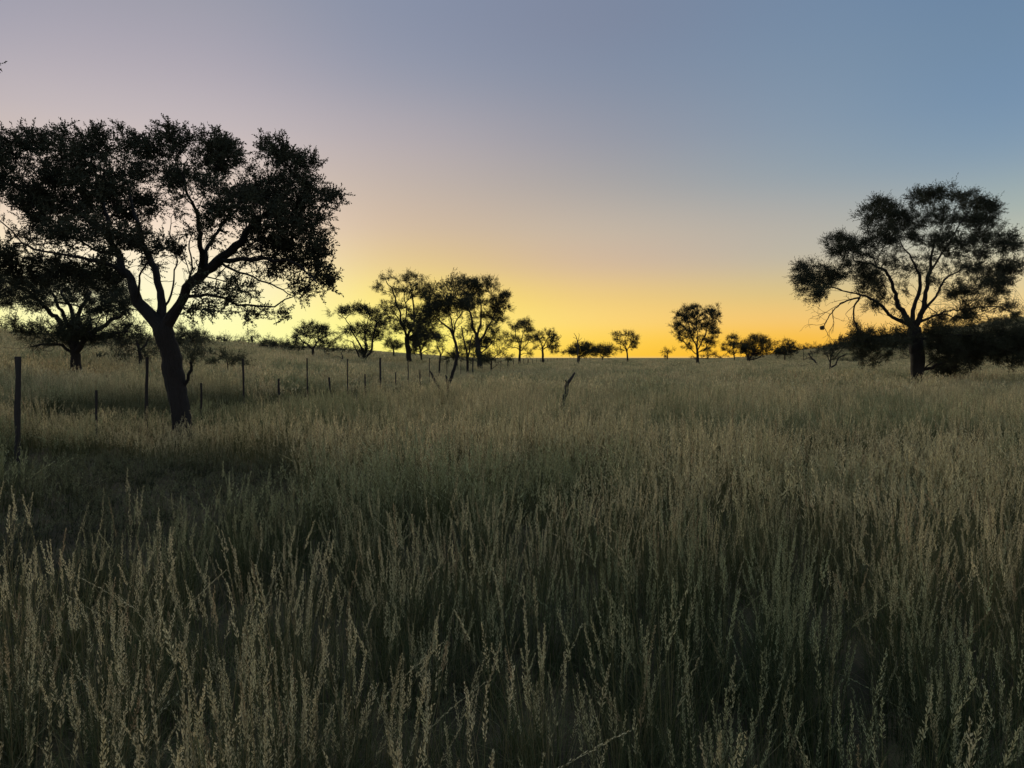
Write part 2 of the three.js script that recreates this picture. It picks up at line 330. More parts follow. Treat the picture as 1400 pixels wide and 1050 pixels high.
/* the great tree by the fence */
tree({ name: 'thorn_tree', label: 'large spreading thorn tree with a leaning forked trunk beside the fence posts', D: 13.4, seed: 5, slim: 0.82, spacing: 0.19, size: 0.22, per: 4, fill: 1.75, tipR: 0.0036, step: 0.13, twigs: 300, leaf: 'broad',
  ...crop(0, 140, 0.438, [
    [[566, 985, 28], [560, 940, 28], [545, 860, 30], [530, 780, 30], [508, 710, 34]],
    [[508, 715, 30], [450, 640, 22], [410, 570, 16], [380, 500, 13], [335, 420, 10], [270, 360, 6], [170, 300, 4]],
    [[505, 700, 24], [500, 620, 14], [480, 520, 13], [455, 440, 10], [420, 350, 7], [390, 250, 4]],
    [[515, 705, 26], [560, 630, 18], [620, 550, 20], [690, 490, 17], [750, 430, 13], [790, 380, 9], [850, 320, 5], [920, 270, 3]],
    [[630, 545, 12], [630, 450, 9], [622, 380, 7], [598, 310, 5], [560, 220, 3]],
    [[690, 490, 10], [760, 492, 8], [840, 485, 6], [920, 505, 4], [990, 560, 2.5]],
    [[655, 520, 9], [650, 440, 7], [690, 390, 6], [735, 340, 4], [780, 260, 3]],
    [[595, 600, 7], [680, 605, 5], [760, 632, 4], [850, 640, 3]],
    [[395, 540, 9], [320, 500, 7], [230, 480, 5], [120, 460, 4], [40, 440, 3]],
    [[335, 420, 8], [330, 330, 6], [300, 230, 4], [270, 150, 3]],
    [[560, 640, 5], [590, 560, 4], [600, 490, 3], [585, 430, 2]], [[440, 610, 5], [440, 540, 3.5], [470, 470, 2.5]], [[700, 480, 6], [740, 520, 4], [820, 560, 3], [900, 600, 2]],
    [[505, 640, 5], [540, 560, 3.5], [545, 480, 2.5], [530, 400, 2]], [[360, 470, 6], [280, 450, 4], [190, 400, 3], [90, 380, 2]],
    Object.assign([[568, 905, 9], [586, 870, 6], [598, 835, 6], [600, 805, 4]], { z: -0.25 }),
  ], [
    [40, 150, 90, 60], [150, 122, 70, 46], [250, 130, 90, 55], [405, 130, 60, 50], [500, 130, 90, 52], [640, 160, 110, 55], [720, 190, 90, 60], [870, 185, 60, 55], [940, 190, 45, 42], [830, 150, 30, 25],
    [-60, 220, 100, 90], [60, 250, 90, 70], [200, 220, 110, 70], [330, 240, 100, 80], [480, 220, 100, 70], [600, 250, 100, 60, 0.7], [780, 270, 100, 70], [900, 290, 90, 70], [1000, 305, 60, 34],
    [-50, 350, 70, 60, 0.5], [150, 320, 120, 60], [280, 330, 120, 70], [420, 330, 90, 70], [530, 350, 45, 40, 0.5], [720, 340, 80, 60], [850, 370, 100, 60], [960, 380, 70, 60],
    [110, 420, 110, 42, 0.8], [200, 410, 90, 40, 0.8], [330, 420, 80, 60, 0.7], [450, 430, 70, 50, 0.7], [530, 460, 50, 35, 0.5], [640, 400, 60, 50, 0.4], [800, 440, 80, 45], [900, 455, 90, 50], [980, 495, 50, 60], [1010, 555, 45, 32, 0.8], [930, 560, 60, 35, 0.6], [840, 515, 80, 28, 0.5], [750, 480, 60, 30, 0.35],
    [40, 500, 100, 40], [200, 520, 120, 50], [330, 540, 70, 50, 0.8],
    [640, 590, 60, 24, 0.5], [760, 595, 70, 22, 0.6], [865, 640, 50, 24, 0.7], [600, 640, 40, 40, 0.5], [690, 640, 60, 30, 0.4], [780, 660, 60, 24, 0.3], [590, 560, 40, 50, 0.3], [950, 585, 55, 28, 0.6], [470, 520, 50, 40, 0.3], [560, 480, 40, 40, 0.35], [700, 545, 60, 30, 0.35], [800, 550, 60, 24, 0.4],
  ]) });
/* the many-stemmed tree behind it */
tree({ name: 'thorn_tree', label: 'low dark many-stemmed tree standing behind the large leaning tree', D: 28, seed: 8, spacing: 0.34, size: 0.36, per: 4, fill: 2.2, gaps: -0.33, leaf: 'fine', minFork: 0.1,
  ...crop(0, 140, 0.438, [
    [[237, 840, 16], [235, 790, 14], [232, 745, 13]],
    [[234, 780, 9], [190, 690, 8], [140, 640, 6], [90, 590, 4], [20, 560, 3]], [[234, 750, 9], [222, 650, 6], [195, 590, 4]], [[236, 750, 9], [250, 650, 6], [285, 590, 4]], [[240, 780, 9], [290, 720, 8], [350, 680, 5], [410, 640, 3]], [[236, 745, 7], [190, 650, 5], [165, 600, 4]],
    [[230, 790, 5], [180, 755, 4], [110, 760, 3]], [[240, 740, 5], [330, 725, 4], [400, 715, 3]],
  ], [
    [80, 560, 110, 50], [200, 555, 120, 55], [320, 570, 100, 60], [385, 625, 60, 50], [20, 600, 70, 40], [110, 615, 70, 30], [330, 640, 90, 36], [-60, 590, 60, 50], [250, 620, 70, 30, 0.5],
    [100, 708, 70, 24], [200, 722, 80, 26], [300, 720, 90, 30], [395, 712, 60, 25], [130, 755, 50, 10, 0.8], [260, 690, 60, 30, 0.8], [30, 690, 40, 16, 0.7],
  ]) });
/* the tree out of frame to the left, whose twig tips reach into view */
tree({ name: 'thorn_tree', label: 'tree whose twig tips alone hang in the sky above the large leaning tree', D: 8, twigs: 6, seed: 21, spacing: 0.3, size: 0.2, per: 3, fill: 0.8, leaf: 'broad', deep: 0.5,
  limbs: [[[-420, 690, 16], [-410, 560, 14], [-380, 420, 12], [-330, 300, 8]], [[-390, 440, 9], [-300, 280, 6], [-190, 170, 4], [-100, 112, 2.5], [-40, 97, 1.2]], [[-400, 460, 9], [-480, 300, 6], [-560, 180, 4]]],
  lobes: [[-330, 140, 160, 80], [-180, 100, 110, 60], [-520, 140, 120, 80], [-400, 230, 180, 60], [-90, 110, 45, 30, 0.8, 0], [-46, 96, 8, 8, 1, 0], [-90, 170, 50, 30, 0.8, 0]] });

/* the great tree on the right */
tree({ name: 'umbrella_tree', label: 'tall broad feathery tree with low drooping branches before the dark hill', D: 33, seed: 6, slim: 0.85, spacing: 0.34, size: 0.4, per: 4, fill: 2.15, leaf: 'fine', minFork: 0.12, droop: 0.1, tipR: 0.007, twigs: 240,
  ...crop(1060, 240, 0.3047, [
    [[640, 925, 24], [636, 830, 28], [630, 760, 30], [622, 690, 30]],
    [[606, 690, 18], [590, 640, 14], [550, 570, 10], [530, 500, 8], [500, 440, 7], [430, 400, 5], [350, 380, 3]],
    [[600, 680, 12], [520, 630, 8], [470, 580, 8], [410, 540, 6], [350, 530, 4], [260, 500, 3]],
    [[630, 680, 14], [618, 620, 11], [640, 540, 10], [650, 460, 8], [620, 390, 5], [580, 330, 3]],
    [[645, 690, 18], [655, 630, 14], [672, 540, 11], [690, 440, 9], [700, 370, 6], [720, 270, 4]],
    [[660, 620, 8], [720, 540, 6], [760, 470, 5], [840, 420, 3], [930, 390, 2.5]],
    [[655, 660, 7], [760, 612, 4], [850, 600, 3.5], [1000, 590, 3], [1090, 630, 2]],
    [[648, 890, 9], [700, 860, 8], [760, 838, 6], [850, 818, 4], [960, 790, 3]],
    [[625, 745, 9], [740, 715, 6], [880, 720, 5], [1040, 730, 4], [1130, 735, 3]],
    [[612, 750, 8], [520, 722, 6], [430, 725, 4], [360, 750, 3]],
    [[365, 532, 5], [352, 600, 4], [362, 680, 4], [400, 730, 2]],
    [[375, 538, 5], [300, 570, 3.5], [250, 620, 2.6], [213, 676, 2]],
    [[290, 575, 2], [230, 610, 1.4], [195, 640, 1]], [[250, 620, 2], [255, 670, 1.2], [240, 705, 1]], [[330, 560, 2], [320, 620, 1.3], [330, 650, 1]],
    [[690, 440, 6], [760, 330, 4], [830, 220, 3], [880, 140, 2]],
  ], [
    [640, 105, 60, 34], [720, 92, 80, 34], [850, 105, 80, 40], [925, 132, 70, 36], [985, 152, 46, 20], [520, 135, 80, 40], [465, 125, 46, 28],
    [430, 190, 60, 40], [540, 190, 90, 50], [660, 180, 90, 60], [780, 190, 90, 60], [900, 200, 80, 50], [1000, 205, 40, 24, 0.5],
    [300, 315, 70, 46], [275, 285, 44, 26], [380, 310, 70, 50], [480, 260, 80, 60], [580, 270, 80, 50], [700, 290, 60, 40], [800, 310, 100, 60], [900, 330, 60, 50], [950, 275, 80, 40], [1040, 305, 60, 46], [1082, 335, 24, 18],
    [140, 430, 66, 46], [190, 480, 80, 58], [115, 480, 36, 40], [250, 440, 60, 40], [180, 530, 50, 24], [330, 430, 70, 50], [400, 430, 60, 50], [440, 490, 70, 50], [480, 545, 40, 30], [560, 330, 60, 30, 0.7], [545, 410, 50, 40, 0.5], [600, 500, 46, 44, 0.3], [460, 370, 60, 40, 0.8], [660, 400, 46, 40, 0.6], [715, 470, 46, 40, 0.4], [430, 580, 60, 34, 0.35], [560, 590, 40, 30, 0.25],
    [610, 420, 40, 25, 0.5], [740, 385, 60, 36, 0.5], [850, 440, 80, 50, 0.8], [950, 440, 80, 50], [1040, 420, 60, 50], [1090, 410, 28, 30], [990, 500, 60, 50], [860, 520, 70, 40], [780, 540, 50, 40, 0.6], [900, 590, 80, 40], [850, 630, 80, 36], [760, 645, 70, 26, 0.6], [1040, 590, 60, 18, 0.6], [1080, 612, 40, 18, 0.6],
    [400, 740, 70, 50, 1.4], [470, 720, 70, 40, 1.4], [540, 740, 50, 40, 1.3], [340, 765, 46, 28], [420, 812, 60, 34, 0.6], [500, 800, 40, 30, 0.5], [355, 690, 34, 36, 0.5], [580, 700, 40, 40, 0.9],
    [720, 700, 60, 40, 1.3], [760, 780, 90, 60, 1.6], [870, 760, 100, 60, 1.7], [980, 745, 100, 60, 1.7], [1080, 745, 80, 60, 1.6], [1150, 740, 60, 60, 1.5], [800, 850, 80, 46, 1.1], [900, 828, 80, 30, 1], [1020, 820, 80, 28, 1], [720, 830, 40, 30, 0.7], [770, 880, 60, 26, 1.2], [1110, 815, 60, 24, 0.6],
  ]) });

/* the middle distance, left to right */
const near5 = (a, b) => crop(560, 350, 0.2, a, b), near4 = (a, b) => crop(380, 350, 0.2, a, b), near6 = (a, b) => crop(760, 390, 0.2143, a, b), near7 = (a, b) => crop(960, 400, 0.1714, a, b);
const mid = { spacing: 0.5, size: 0.52, per: 4, fill: 2.6, gaps: -0.33, leaf: 'fine' };
tree({ name: 'shrub', label: 'scraggy shrub with a slanting stem between the many-stemmed tree and the leaning trunk', category: 'shrub', D: 34, seed: 31, spacing: 0.4, size: 0.42, leaf: 'fine', fill: 1.3,
  ...crop(0, 140, 0.438, [[[440, 810, 5], [436, 780, 5], [425, 745, 3]], [[436, 780, 3], [455, 755, 3], [475, 730, 2]]], [[440, 735, 60, 32, 0.8], [475, 770, 40, 25, 0.7], [400, 750, 40, 25, 0.6]]) });
tree({ name: 'shrub', label: 'low dark thicket on the grass between the many-stemmed tree and the leaning trunk', category: 'shrub', D: 36, seed: 32, spacing: 0.4, size: 0.42, leaf: 'fine', limbs: [[[162, 497, 1.2], [161, 490, 1], [160, 484, 0.6]]], lobes: [[150, 486, 16, 6], [172, 487, 18, 6], [188, 489, 10, 5]] });
tree({ name: 'shrub', label: 'pale wispy shrub growing close behind the leaning trunk', category: 'shrub', D: 24, seed: 33, spacing: 0.3, size: 0.34, leaf: 'fine', mat: M.greyLeaf, fill: 0.8, minFork: 0, limbs: [[[262, 503, 1], [262, 495, 0.8], [260, 484, 0.5]], [[262, 497, 0.7], [268, 485, 0.6], [274, 475, 0.4]]], lobes: [[258, 484, 12, 12], [270, 481, 10, 10, 0.8], [265, 494, 14, 6]] });
tree({ name: 'shrub', label: 'ragged grey-green shrub with spiky shoots beyond the tall fence posts', category: 'shrub', D: 30, seed: 34, spacing: 0.3, size: 0.4, leaf: 'fine', mat: M.greyLeaf, lift: 0.6, fill: 1, minFork: 0, limbs: [[[312, 502, 0.8], [311, 497, 0.7], [309, 489, 0.4]], [[312, 500, 0.6], [320, 493, 0.5], [326, 490, 0.4]]], lobes: [[304, 492, 10, 6], [316, 493, 12, 5], [328, 494, 8, 4], [285, 494, 14, 4, 0.6]] });
tree({ name: 'bush', label: 'dark rounded bush on the rise right behind the leaning trunk', category: 'bush', D: 60, seed: 35, ...mid, limbs: [[[262, 478, 1.4], [262, 468, 1.2], [260, 460, 0.8]]], lobes: [[252, 456, 14, 9], [268, 460, 14, 7], [279, 465, 9, 5], [258, 466, 22, 6], [240, 468, 12, 8]] });
tree({ name: 'small_tree', label: 'tiny sparse tree on the left skyline in the brightest glow', D: 140, seed: 36, spacing: 0.9, size: 0.9, per: 3, leaf: 'fine', fill: 0.9, limbs: [[[345, 472, 0.9], [345, 464, 0.8], [344, 459, 0.5]]], lobes: [[345, 458, 10, 5], [340, 462, 6, 3, 0.7], [351, 461, 6, 4, 0.7]] });
tree({ name: 'bush', label: 'flat wide bush on the skyline between the tiny tree and the small umbrella tree', category: 'bush', D: 85, seed: 37, ...mid, fill: 1.3, limbs: [[[367, 487, 1.2], [367, 479, 1], [365, 472, 0.7]], [[367, 481, 0.7], [374, 473, 0.6]]], lobes: [[368, 467, 14, 5], [378, 470, 16, 5], [356, 470, 10, 4], [368, 474, 12, 5, 0.6], [392, 473, 14, 4]] });
tree({ name: 'small_tree', label: 'small flat-topped umbrella tree with a short single trunk beyond the fence posts', D: 66, seed: 38, ...mid, spacing: 0.42, size: 0.46, fill: 2, limbs: [[[429, 493, 2], [428, 484, 2], [428, 476, 1.6]], [[428, 478, 1.2], [418, 468, 1], [408, 462, 0.6]], [[428, 477, 1.2], [436, 466, 1], [446, 458, 0.6]]], lobes: [[428, 447, 20, 5], [415, 454, 14, 6], [440, 452, 16, 7], [452, 460, 9, 7], [406, 463, 9, 6, 0.8], [425, 461, 14, 5, 0.7], [438, 466, 12, 5, 0.7], [403, 473, 7, 5], [418, 474, 8, 4, 0.6], [451, 470, 7, 5], [446, 478, 6, 4, 0.6]] });
tree({ name: 'dead_branch', label: 'dead leafless stems poking from the grass between the two flat-topped trees', category: 'branch', D: 58, seed: 39, dead: true, bare: true, woodName: 'branch', flare: 1, limbs: [[[472, 499, 1], [469, 490, 0.9], [466, 481, 0.5]], [[470, 493, 0.5], [462, 487, 0.4], [457, 486, 0.3]], [[471, 496, 0.5], [463, 491, 0.4]]], lobes: [[460, 487, 7, 3, 0.6]] });
tree({ name: 'small_tree', label: 'spreading tree on several short stems just left of the tall pair', D: 66, seed: 40, ...mid, minFork: 0.15,
  ...near4([[[590, 718, 12], [585, 690, 12], [575, 640, 8], [540, 570, 5], [490, 500, 4]], [[592, 690, 9], [610, 620, 7], [595, 550, 5], [570, 470, 3]], [[600, 700, 9], [632, 660, 7], [640, 600, 7], [660, 520, 5], [680, 450, 3]], [[590, 705, 7], [555, 690, 6], [540, 640, 5], [510, 590, 3]], [[510, 530, 4], [470, 440, 3], [400, 390, 2]]],
    [[410, 390, 50, 26, 0.8], [460, 370, 40, 24, 0.7], [540, 370, 70, 36], [620, 395, 70, 42], [690, 460, 50, 50], [570, 500, 90, 36], [480, 495, 50, 30], [610, 560, 50, 40], [660, 545, 50, 36, 0.8], [710, 530, 36, 22, 0.5], [600, 650, 40, 40, 0.8], [540, 650, 30, 30, 0.7], [450, 560, 40, 20, 0.5]]) });
tree({ name: 'bush', label: 'small round dark bush in the gap beneath the tall open-crowned tree', category: 'bush', D: 110, seed: 41, ...mid, spacing: 0.6, size: 0.7, limbs: [[[538, 484, 1], [538, 478, 1], [537, 474, 0.6]]], lobes: [[534, 470, 8, 4], [542, 473, 7, 5], [537, 475, 9, 3]] });
tree({ name: 'tall_tree', label: 'tall tree with an open twiggy left side and dense right side', D: 70, seed: 42, ...mid, fill: 2.2,
  ...near4([[[905, 765, 18], [895, 700, 18], [888, 620, 18], [880, 560, 16]], [[880, 565, 9], [850, 450, 7], [820, 350, 6], [780, 230, 4], [730, 150, 2.5]], [[885, 560, 9], [925, 450, 7], [925, 300, 5], [900, 180, 3]], [[890, 580, 9], [960, 500, 7], [1020, 400, 5], [1040, 280, 3]], [[850, 460, 4], [790, 380, 3], [720, 300, 2]], [[875, 500, 5], [875, 380, 4], [860, 230, 3]]],
    [[730, 135, 50, 34, 0.6], [860, 150, 80, 36, 0.6], [955, 155, 46, 40, 0.7], [700, 235, 40, 50, 0.45], [800, 240, 70, 50, 0.5], [910, 240, 70, 60, 0.7], [1020, 260, 66, 70], [1050, 350, 60, 70], [980, 400, 90, 60], [750, 330, 60, 50, 0.45], [740, 395, 46, 46, 0.9], [830, 360, 60, 50, 0.6], [900, 480, 90, 50], [1020, 480, 80, 50], [960, 560, 80, 40], [1060, 560, 50, 40], [800, 470, 60, 40, 0.6], [810, 525, 40, 24, 0.6], [940, 610, 50, 25, 0.8]]) });
tree({ name: 'small_tree', label: 'slim dark tree close behind the trunk of the tall open-crowned tree', D: 84, seed: 43, ...mid, limbs: [[[576, 494, 1.6], [576, 484, 1.4], [573, 472, 1]], [[576, 482, 1], [580, 470, 0.8]]], lobes: [[570, 468, 8, 10], [580, 464, 8, 10], [575, 456, 8, 8], [566, 480, 7, 6, 0.7], [586, 478, 6, 6, 0.6]] });
tree({ name: 'sapling', label: 'thin sapling with a crooked bare stem between the two tall trees', D: 46, seed: 44, spacing: 0.4, size: 0.4, leaf: 'fine', fill: 0.7, limbs: [[[600, 508, 1.3], [601, 496, 1.2], [602, 484, 1], [598, 474, 0.7]], [[602, 488, 0.8], [606, 478, 0.6]]], lobes: [[600, 470, 10, 8, 0.7], [608, 474, 7, 6, 0.6], [594, 466, 8, 7, 0.6], [602, 461, 9, 6, 0.5]] });
tree({ name: 'leaning_tree', label: 'slender tree with a bare leaning trunk rising from the open grass', D: 21.5, seed: 45, spacing: 0.24, size: 0.3, per: 4, fill: 2, leaf: 'fine', minFork: 0.4,
  ...near5([[[262, 935, 13], [266, 890, 13], [285, 830, 11], [310, 750, 10], [326, 690, 11], [322, 630, 9], [300, 545, 9]], [[302, 550, 7], [270, 490, 7], [210, 430, 5], [150, 400, 3]], [[302, 550, 6], [312, 460, 4], [345, 400, 3]], [[300, 545, 5], [285, 450, 4], [275, 350, 3], [290, 250, 2]], [[264, 890, 6], [252, 845, 6], [250, 818, 5]]],
    [[140, 390, 60, 40], [200, 330, 60, 50], [270, 300, 60, 60], [300, 225, 50, 45], [280, 380, 60, 50], [200, 420, 46, 30], [340, 330, 46, 50], [370, 430, 46, 36, 0.5], [95, 440, 40, 50], [120, 510, 50, 40], [240, 240, 40, 40, 0.8]]) });
tree({ name: 'snag', label: 'crooked dead stick leaning left in the grass beside the slender leaning trunk', category: 'dead stick', D: 22, seed: 46, dead: true, bare: true, woodName: 'stem', flare: 1, limbs: [[[603, 537, 1.9], [600, 529, 1.9], [595, 522, 1.7], [591, 513, 1.5], [588, 507, 0.9]]], lobes: [] });
tree({ name: 'small_tree', label: 'dark low tree on a bushy stem behind the slender leaning trunk', D: 58, seed: 47, ...mid, fill: 1.2, minFork: 0.1,
  ...near5([[[395, 750, 8], [395, 710, 9], [390, 650, 7], [370, 570, 5], [355, 480, 3]], [[395, 700, 6], [420, 620, 5], [430, 540, 3]]], [[400, 690, 44, 36], [370, 640, 40, 40, 0.9], [420, 630, 40, 30, 0.7], [360, 560, 40, 40, 0.5], [410, 540, 40, 40, 0.45], [340, 500, 40, 30, 0.5]]) });
tree({ name: 'tall_tree', label: 'tall tree with a thick straight trunk and dense ragged round crown', D: 68, seed: 48, ...mid,
  ...near5([[[485, 780, 18], [482, 720, 18], [470, 650, 18], [460, 560, 14]], [[460, 565, 9], [440, 480, 8], [410, 380, 5], [390, 250, 3]], [[462, 560, 9], [480, 470, 7], [490, 350, 5], [480, 220, 3]], [[470, 610, 8], [515, 530, 7], [560, 450, 5], [600, 350, 4], [620, 270, 2]], [[480, 680, 5], [540, 620, 4], [580, 580, 3]]],
    [[390, 180, 66, 36], [470, 190, 60, 40], [545, 175, 36, 36], [440, 250, 80, 50], [560, 240, 60, 50, 0.8], [640, 275, 40, 40], [400, 330, 70, 60], [490, 330, 60, 50, 0.5], [590, 320, 70, 60], [655, 345, 34, 30], [560, 400, 80, 50, 0.8], [640, 440, 46, 36], [480, 430, 60, 40, 0.5], [420, 500, 60, 40, 0.5], [560, 500, 60, 40, 0.8], [510, 590, 60, 50], [570, 575, 50, 40, 0.8], [440, 600, 36, 40]]) });
tree({ name: 'bush', label: 'low wide dark bush at the foot of the tall dense tree', category: 'bush', D: 62, seed: 49, ...mid, limbs: [[[672, 500, 1.2], [672, 494, 1], [674, 489, 0.7]]], lobes: [[660, 487, 12, 6], [676, 487, 16, 6], [690, 489, 8, 4], [668, 492, 12, 4]] });
tree({ name: 'bush', label: 'little flat dark bush behind the slender leaning trunk', category: 'bush', D: 62, seed: 50, ...mid, limbs: [[[625, 500, 1], [625, 494, 0.9], [625, 489, 0.6]]], lobes: [[622, 487, 10, 4], [632, 488, 8, 4], [614, 488, 6, 3]] });
tree({ name: 'small_tree', label: 'open fan-shaped tree just right of the tall dense tree', D: 105, seed: 51, ...mid, spacing: 0.62, size: 0.64, fill: 2,
  ...near5([[[752, 712, 9], [753, 680, 8], [755, 630, 6]], [[755, 640, 4], [740, 560, 3], [715, 490, 2]], [[755, 635, 4], [770, 550, 3], [785, 470, 2]], [[754, 650, 3], [800, 600, 2.5], [830, 550, 2]]], [[770, 462, 70, 26, 0.9], [715, 495, 50, 40, 0.6], [800, 505, 46, 36], [830, 560, 36, 32, 0.9], [690, 550, 50, 36, 0.45], [760, 570, 60, 30, 0.5], [800, 645, 36, 32, 0.8], [650, 560, 36, 40, 0.4], [660, 620, 40, 26, 0.4]]) });
tree({ name: 'small_tree', label: 'flat-topped tree where the line of fence posts meets the skyline', D: 135, seed: 52, ...mid, spacing: 0.7, size: 0.75, fill: 2,
  ...near5([[[912, 695, 8], [910, 660, 7], [908, 620, 5]], [[908, 630, 4], [890, 570, 3], [880, 540, 2]], [[908, 630, 4], [940, 570, 3], [970, 540, 2]]], [[940, 530, 70, 24, 0.9], [890, 560, 44, 35, 0.6], [985, 565, 36, 35], [995, 630, 36, 26], [945, 600, 40, 25, 0.5], [900, 620, 30, 20, 0.4], [1030, 650, 26, 14]]) });
tree({ name: 'dead_tree', label: 'bare forked dead twigs standing above the dark rounded bush', D: 120, seed: 53, dead: true, bare: true, woodName: 'trunk', flare: 1,
  ...near6([[[140, 495, 5], [140, 450, 5], [140, 380, 3.5], [130, 330, 2], [115, 305, 1.2]], [[138, 370, 2], [148, 325, 1.5], [150, 300, 1]], [[135, 350, 1.5], [108, 335, 1.1]], [[141, 360, 1.6], [165, 335, 1]]], []) });
tree({ name: 'bush', label: 'dark rounded bush beneath the bare dead twigs on the skyline', category: 'bush', D: 126, seed: 54, ...mid, spacing: 0.7, size: 0.85, fill: 1.9,
  ...near6([[[150, 490, 4], [150, 455, 4], [160, 420, 3]]], [[150, 405, 46, 42], [205, 405, 50, 36], [90, 420, 40, 22], [180, 435, 60, 22]]) });
tree({ name: 'bush', label: 'spreading airy bush between the dark rounded bush and the lone flat-crowned tree', category: 'bush', D: 150, seed: 55, ...mid, spacing: 0.85, size: 0.95,
  ...near6([[[300, 475, 4], [300, 450, 3], [310, 425, 2]]], [[285, 410, 40, 28], [345, 420, 40, 28], [310, 440, 50, 16, 0.7], [250, 435, 30, 20, 0.8]]) });
tree({ name: 'small_tree', label: 'lone flat-crowned tree with a pale slanting stem on the open skyline', D: 170, seed: 56, ...mid, spacing: 0.8, size: 0.85, fill: 2,
  ...near6([[[458, 480, 7], [456, 450, 5], [448, 400, 4]], [[450, 410, 3], [420, 360, 2], [395, 330, 2]], [[450, 420, 3], [480, 370, 2], [500, 350, 2]]], [[400, 318, 38, 16], [450, 313, 45, 18], [500, 350, 34, 30], [385, 345, 24, 18, 0.7], [430, 370, 40, 25, 0.45], [495, 395, 36, 20, 0.7], [420, 415, 22, 14, 0.6]]) });
tree({ name: 'small_tree', label: 'tiny far tree alone on the skyline left of the heart-shaped tree', D: 300, seed: 57, spacing: 1.5, size: 1.5, per: 4, leaf: 'fine', fill: 1.4, ...near6([[[712, 475, 4], [712, 450, 3], [714, 430, 2]]], [[700, 425, 16, 14], [728, 418, 20, 16], [715, 440, 28, 12, 0.8]]) });
tree({ name: 'small_tree', label: 'upright tree with a dense heart-shaped crown standing alone on the grassland', D: 92, seed: 58, ...mid, spacing: 0.5, size: 0.52, fill: 2.2, lift: 0.3,
  ...near6([[[906, 525, 10], [905, 480, 9], [904, 430, 8], [898, 390, 6]], [[900, 400, 4], [880, 340, 4], [850, 270, 3], [830, 190, 2]], [[903, 420, 4], [935, 350, 4], [965, 270, 3], [985, 190, 2]], [[900, 395, 4], [905, 320, 3], [900, 240, 2]], [[905, 440, 3], [850, 400, 2.5], [800, 340, 2]], [[905, 430, 3], [960, 400, 2.5], [1000, 330, 2]]],
    [[840, 165, 40, 38], [880, 155, 36, 38], [990, 165, 45, 38], [800, 205, 46, 40], [870, 215, 60, 40], [950, 195, 36, 36], [1010, 215, 38, 50], [790, 270, 42, 45], [870, 285, 50, 40, 0.8], [960, 270, 60, 40], [1010, 300, 33, 40], [800, 330, 40, 28], [850, 345, 40, 26, 0.5], [930, 340, 40, 30, 0.6], [980, 365, 36, 32], [835, 395, 34, 22, 0.7], [960, 405, 36, 22, 0.6]]) });
tree({ name: 'bush', label: 'low far bush on the skyline directly behind the heart-shaped tree', category: 'bush', D: 300, seed: 59, spacing: 1.5, size: 1.5, per: 4, leaf: 'fine', limbs: [[[968, 494, 0.8], [968, 489, 0.7], [969, 486, 0.5]]], lobes: [[966, 486, 6, 3], [974, 485, 8, 3], [984, 488, 7, 2], [952, 489, 8, 2]] });
tree({ name: 'small_tree', label: 'airy tree just left of the low many-limbed tree on the right skyline', D: 180, seed: 60, ...mid, spacing: 0.9, size: 1, fill: 1.3, ...near6([[[1140, 478, 4], [1138, 450, 3.5], [1130, 410, 3]], [[1137, 440, 2.5], [1160, 400, 2]]], [[1125, 340, 44, 30], [1110, 380, 56, 24, 0.9], [1165, 385, 40, 35], [1090, 410, 34, 16], [1140, 430, 40, 18, 0.4]]) });
tree({ name: 'small_tree', label: 'low tree with several fanned dark limbs on the right skyline', D: 140, seed: 61, ...mid, spacing: 0.75, size: 0.85, minFork: 0.1, ...near6([[[1224, 505, 11], [1226, 480, 10], [1228, 455, 7]], [[1226, 470, 5], [1210, 430, 4], [1195, 400, 3]], [[1227, 475, 5], [1255, 440, 4], [1290, 390, 3]], [[1228, 485, 4], [1275, 468, 4], [1310, 450, 3]]], [[1220, 395, 60, 38], [1285, 355, 56, 32, 0.9], [1240, 435, 46, 26, 0.8], [1335, 375, 36, 38, 0.6], [1305, 415, 46, 36, 0.7], [1190, 420, 30, 22, 0.7]]) });
tree({ name: 'bush', label: 'dense dark round bush at the foot of the right-hand slope', category: 'bush', D: 165, seed: 62, ...mid, spacing: 0.85, size: 1, fill: 2, ...near7([[[660, 520, 5], [660, 490, 5], [665, 450, 4]]], [[640, 415, 56, 42], [710, 430, 46, 42], [590, 470, 70, 34], [680, 475, 80, 30]]) });
tree({ name: 'fallen_branch', label: 'fallen dead branch lying in the grass below the right-hand slope', category: 'branch', D: 80, seed: 63, dead: true, bare: true, woodName: 'branch', flare: 1, ...near7([[[945, 572, 7], [900, 545, 7], [870, 520, 5], [845, 480, 3]], [[880, 530, 4], [840, 520, 3], [815, 535, 2]], [[870, 520, 3], [870, 485, 2], [855, 470, 2]], [[895, 540, 3], [850, 535, 2]]], [[830, 500, 30, 25, 0.6]]) });
tree({ name: 'small_tree', label: 'small twiggy tree on two curved stems left of the tall feathery tree', D: 62, seed: 64, ...mid, spacing: 0.45, size: 0.5, fill: 1.2, minFork: 0.1, ...near7([[[1022, 585, 7], [1022, 550, 6], [1030, 505, 5], [1050, 470, 3]], [[1022, 555, 3], [1000, 510, 3], [985, 475, 2]], [[1024, 545, 4], [1060, 520, 4], [1100, 470, 3], [1130, 420, 2]], [[1074, 600, 7], [1068, 570, 6], [1080, 530, 5], [1120, 508, 5], [1160, 490, 3]]], [[1060, 445, 60, 32, 0.8], [1115, 390, 56, 36, 0.7], [1030, 490, 40, 36, 0.7], [1130, 450, 70, 50], [1185, 410, 36, 40], [1000, 470, 26, 30, 0.6]]) });
tree({ name: 'sapling', label: 'faint little sapling on the slope right of the dense round bush', D: 200, seed: 65, spacing: 0.9, size: 0.8, per: 2, leaf: 'fine', fill: 0.9, ...near7([[[808, 470, 2], [808, 450, 1.6], [806, 435, 1]]], [[800, 430, 12, 9, 0.8], [816, 436, 10, 9, 0.8]]) });

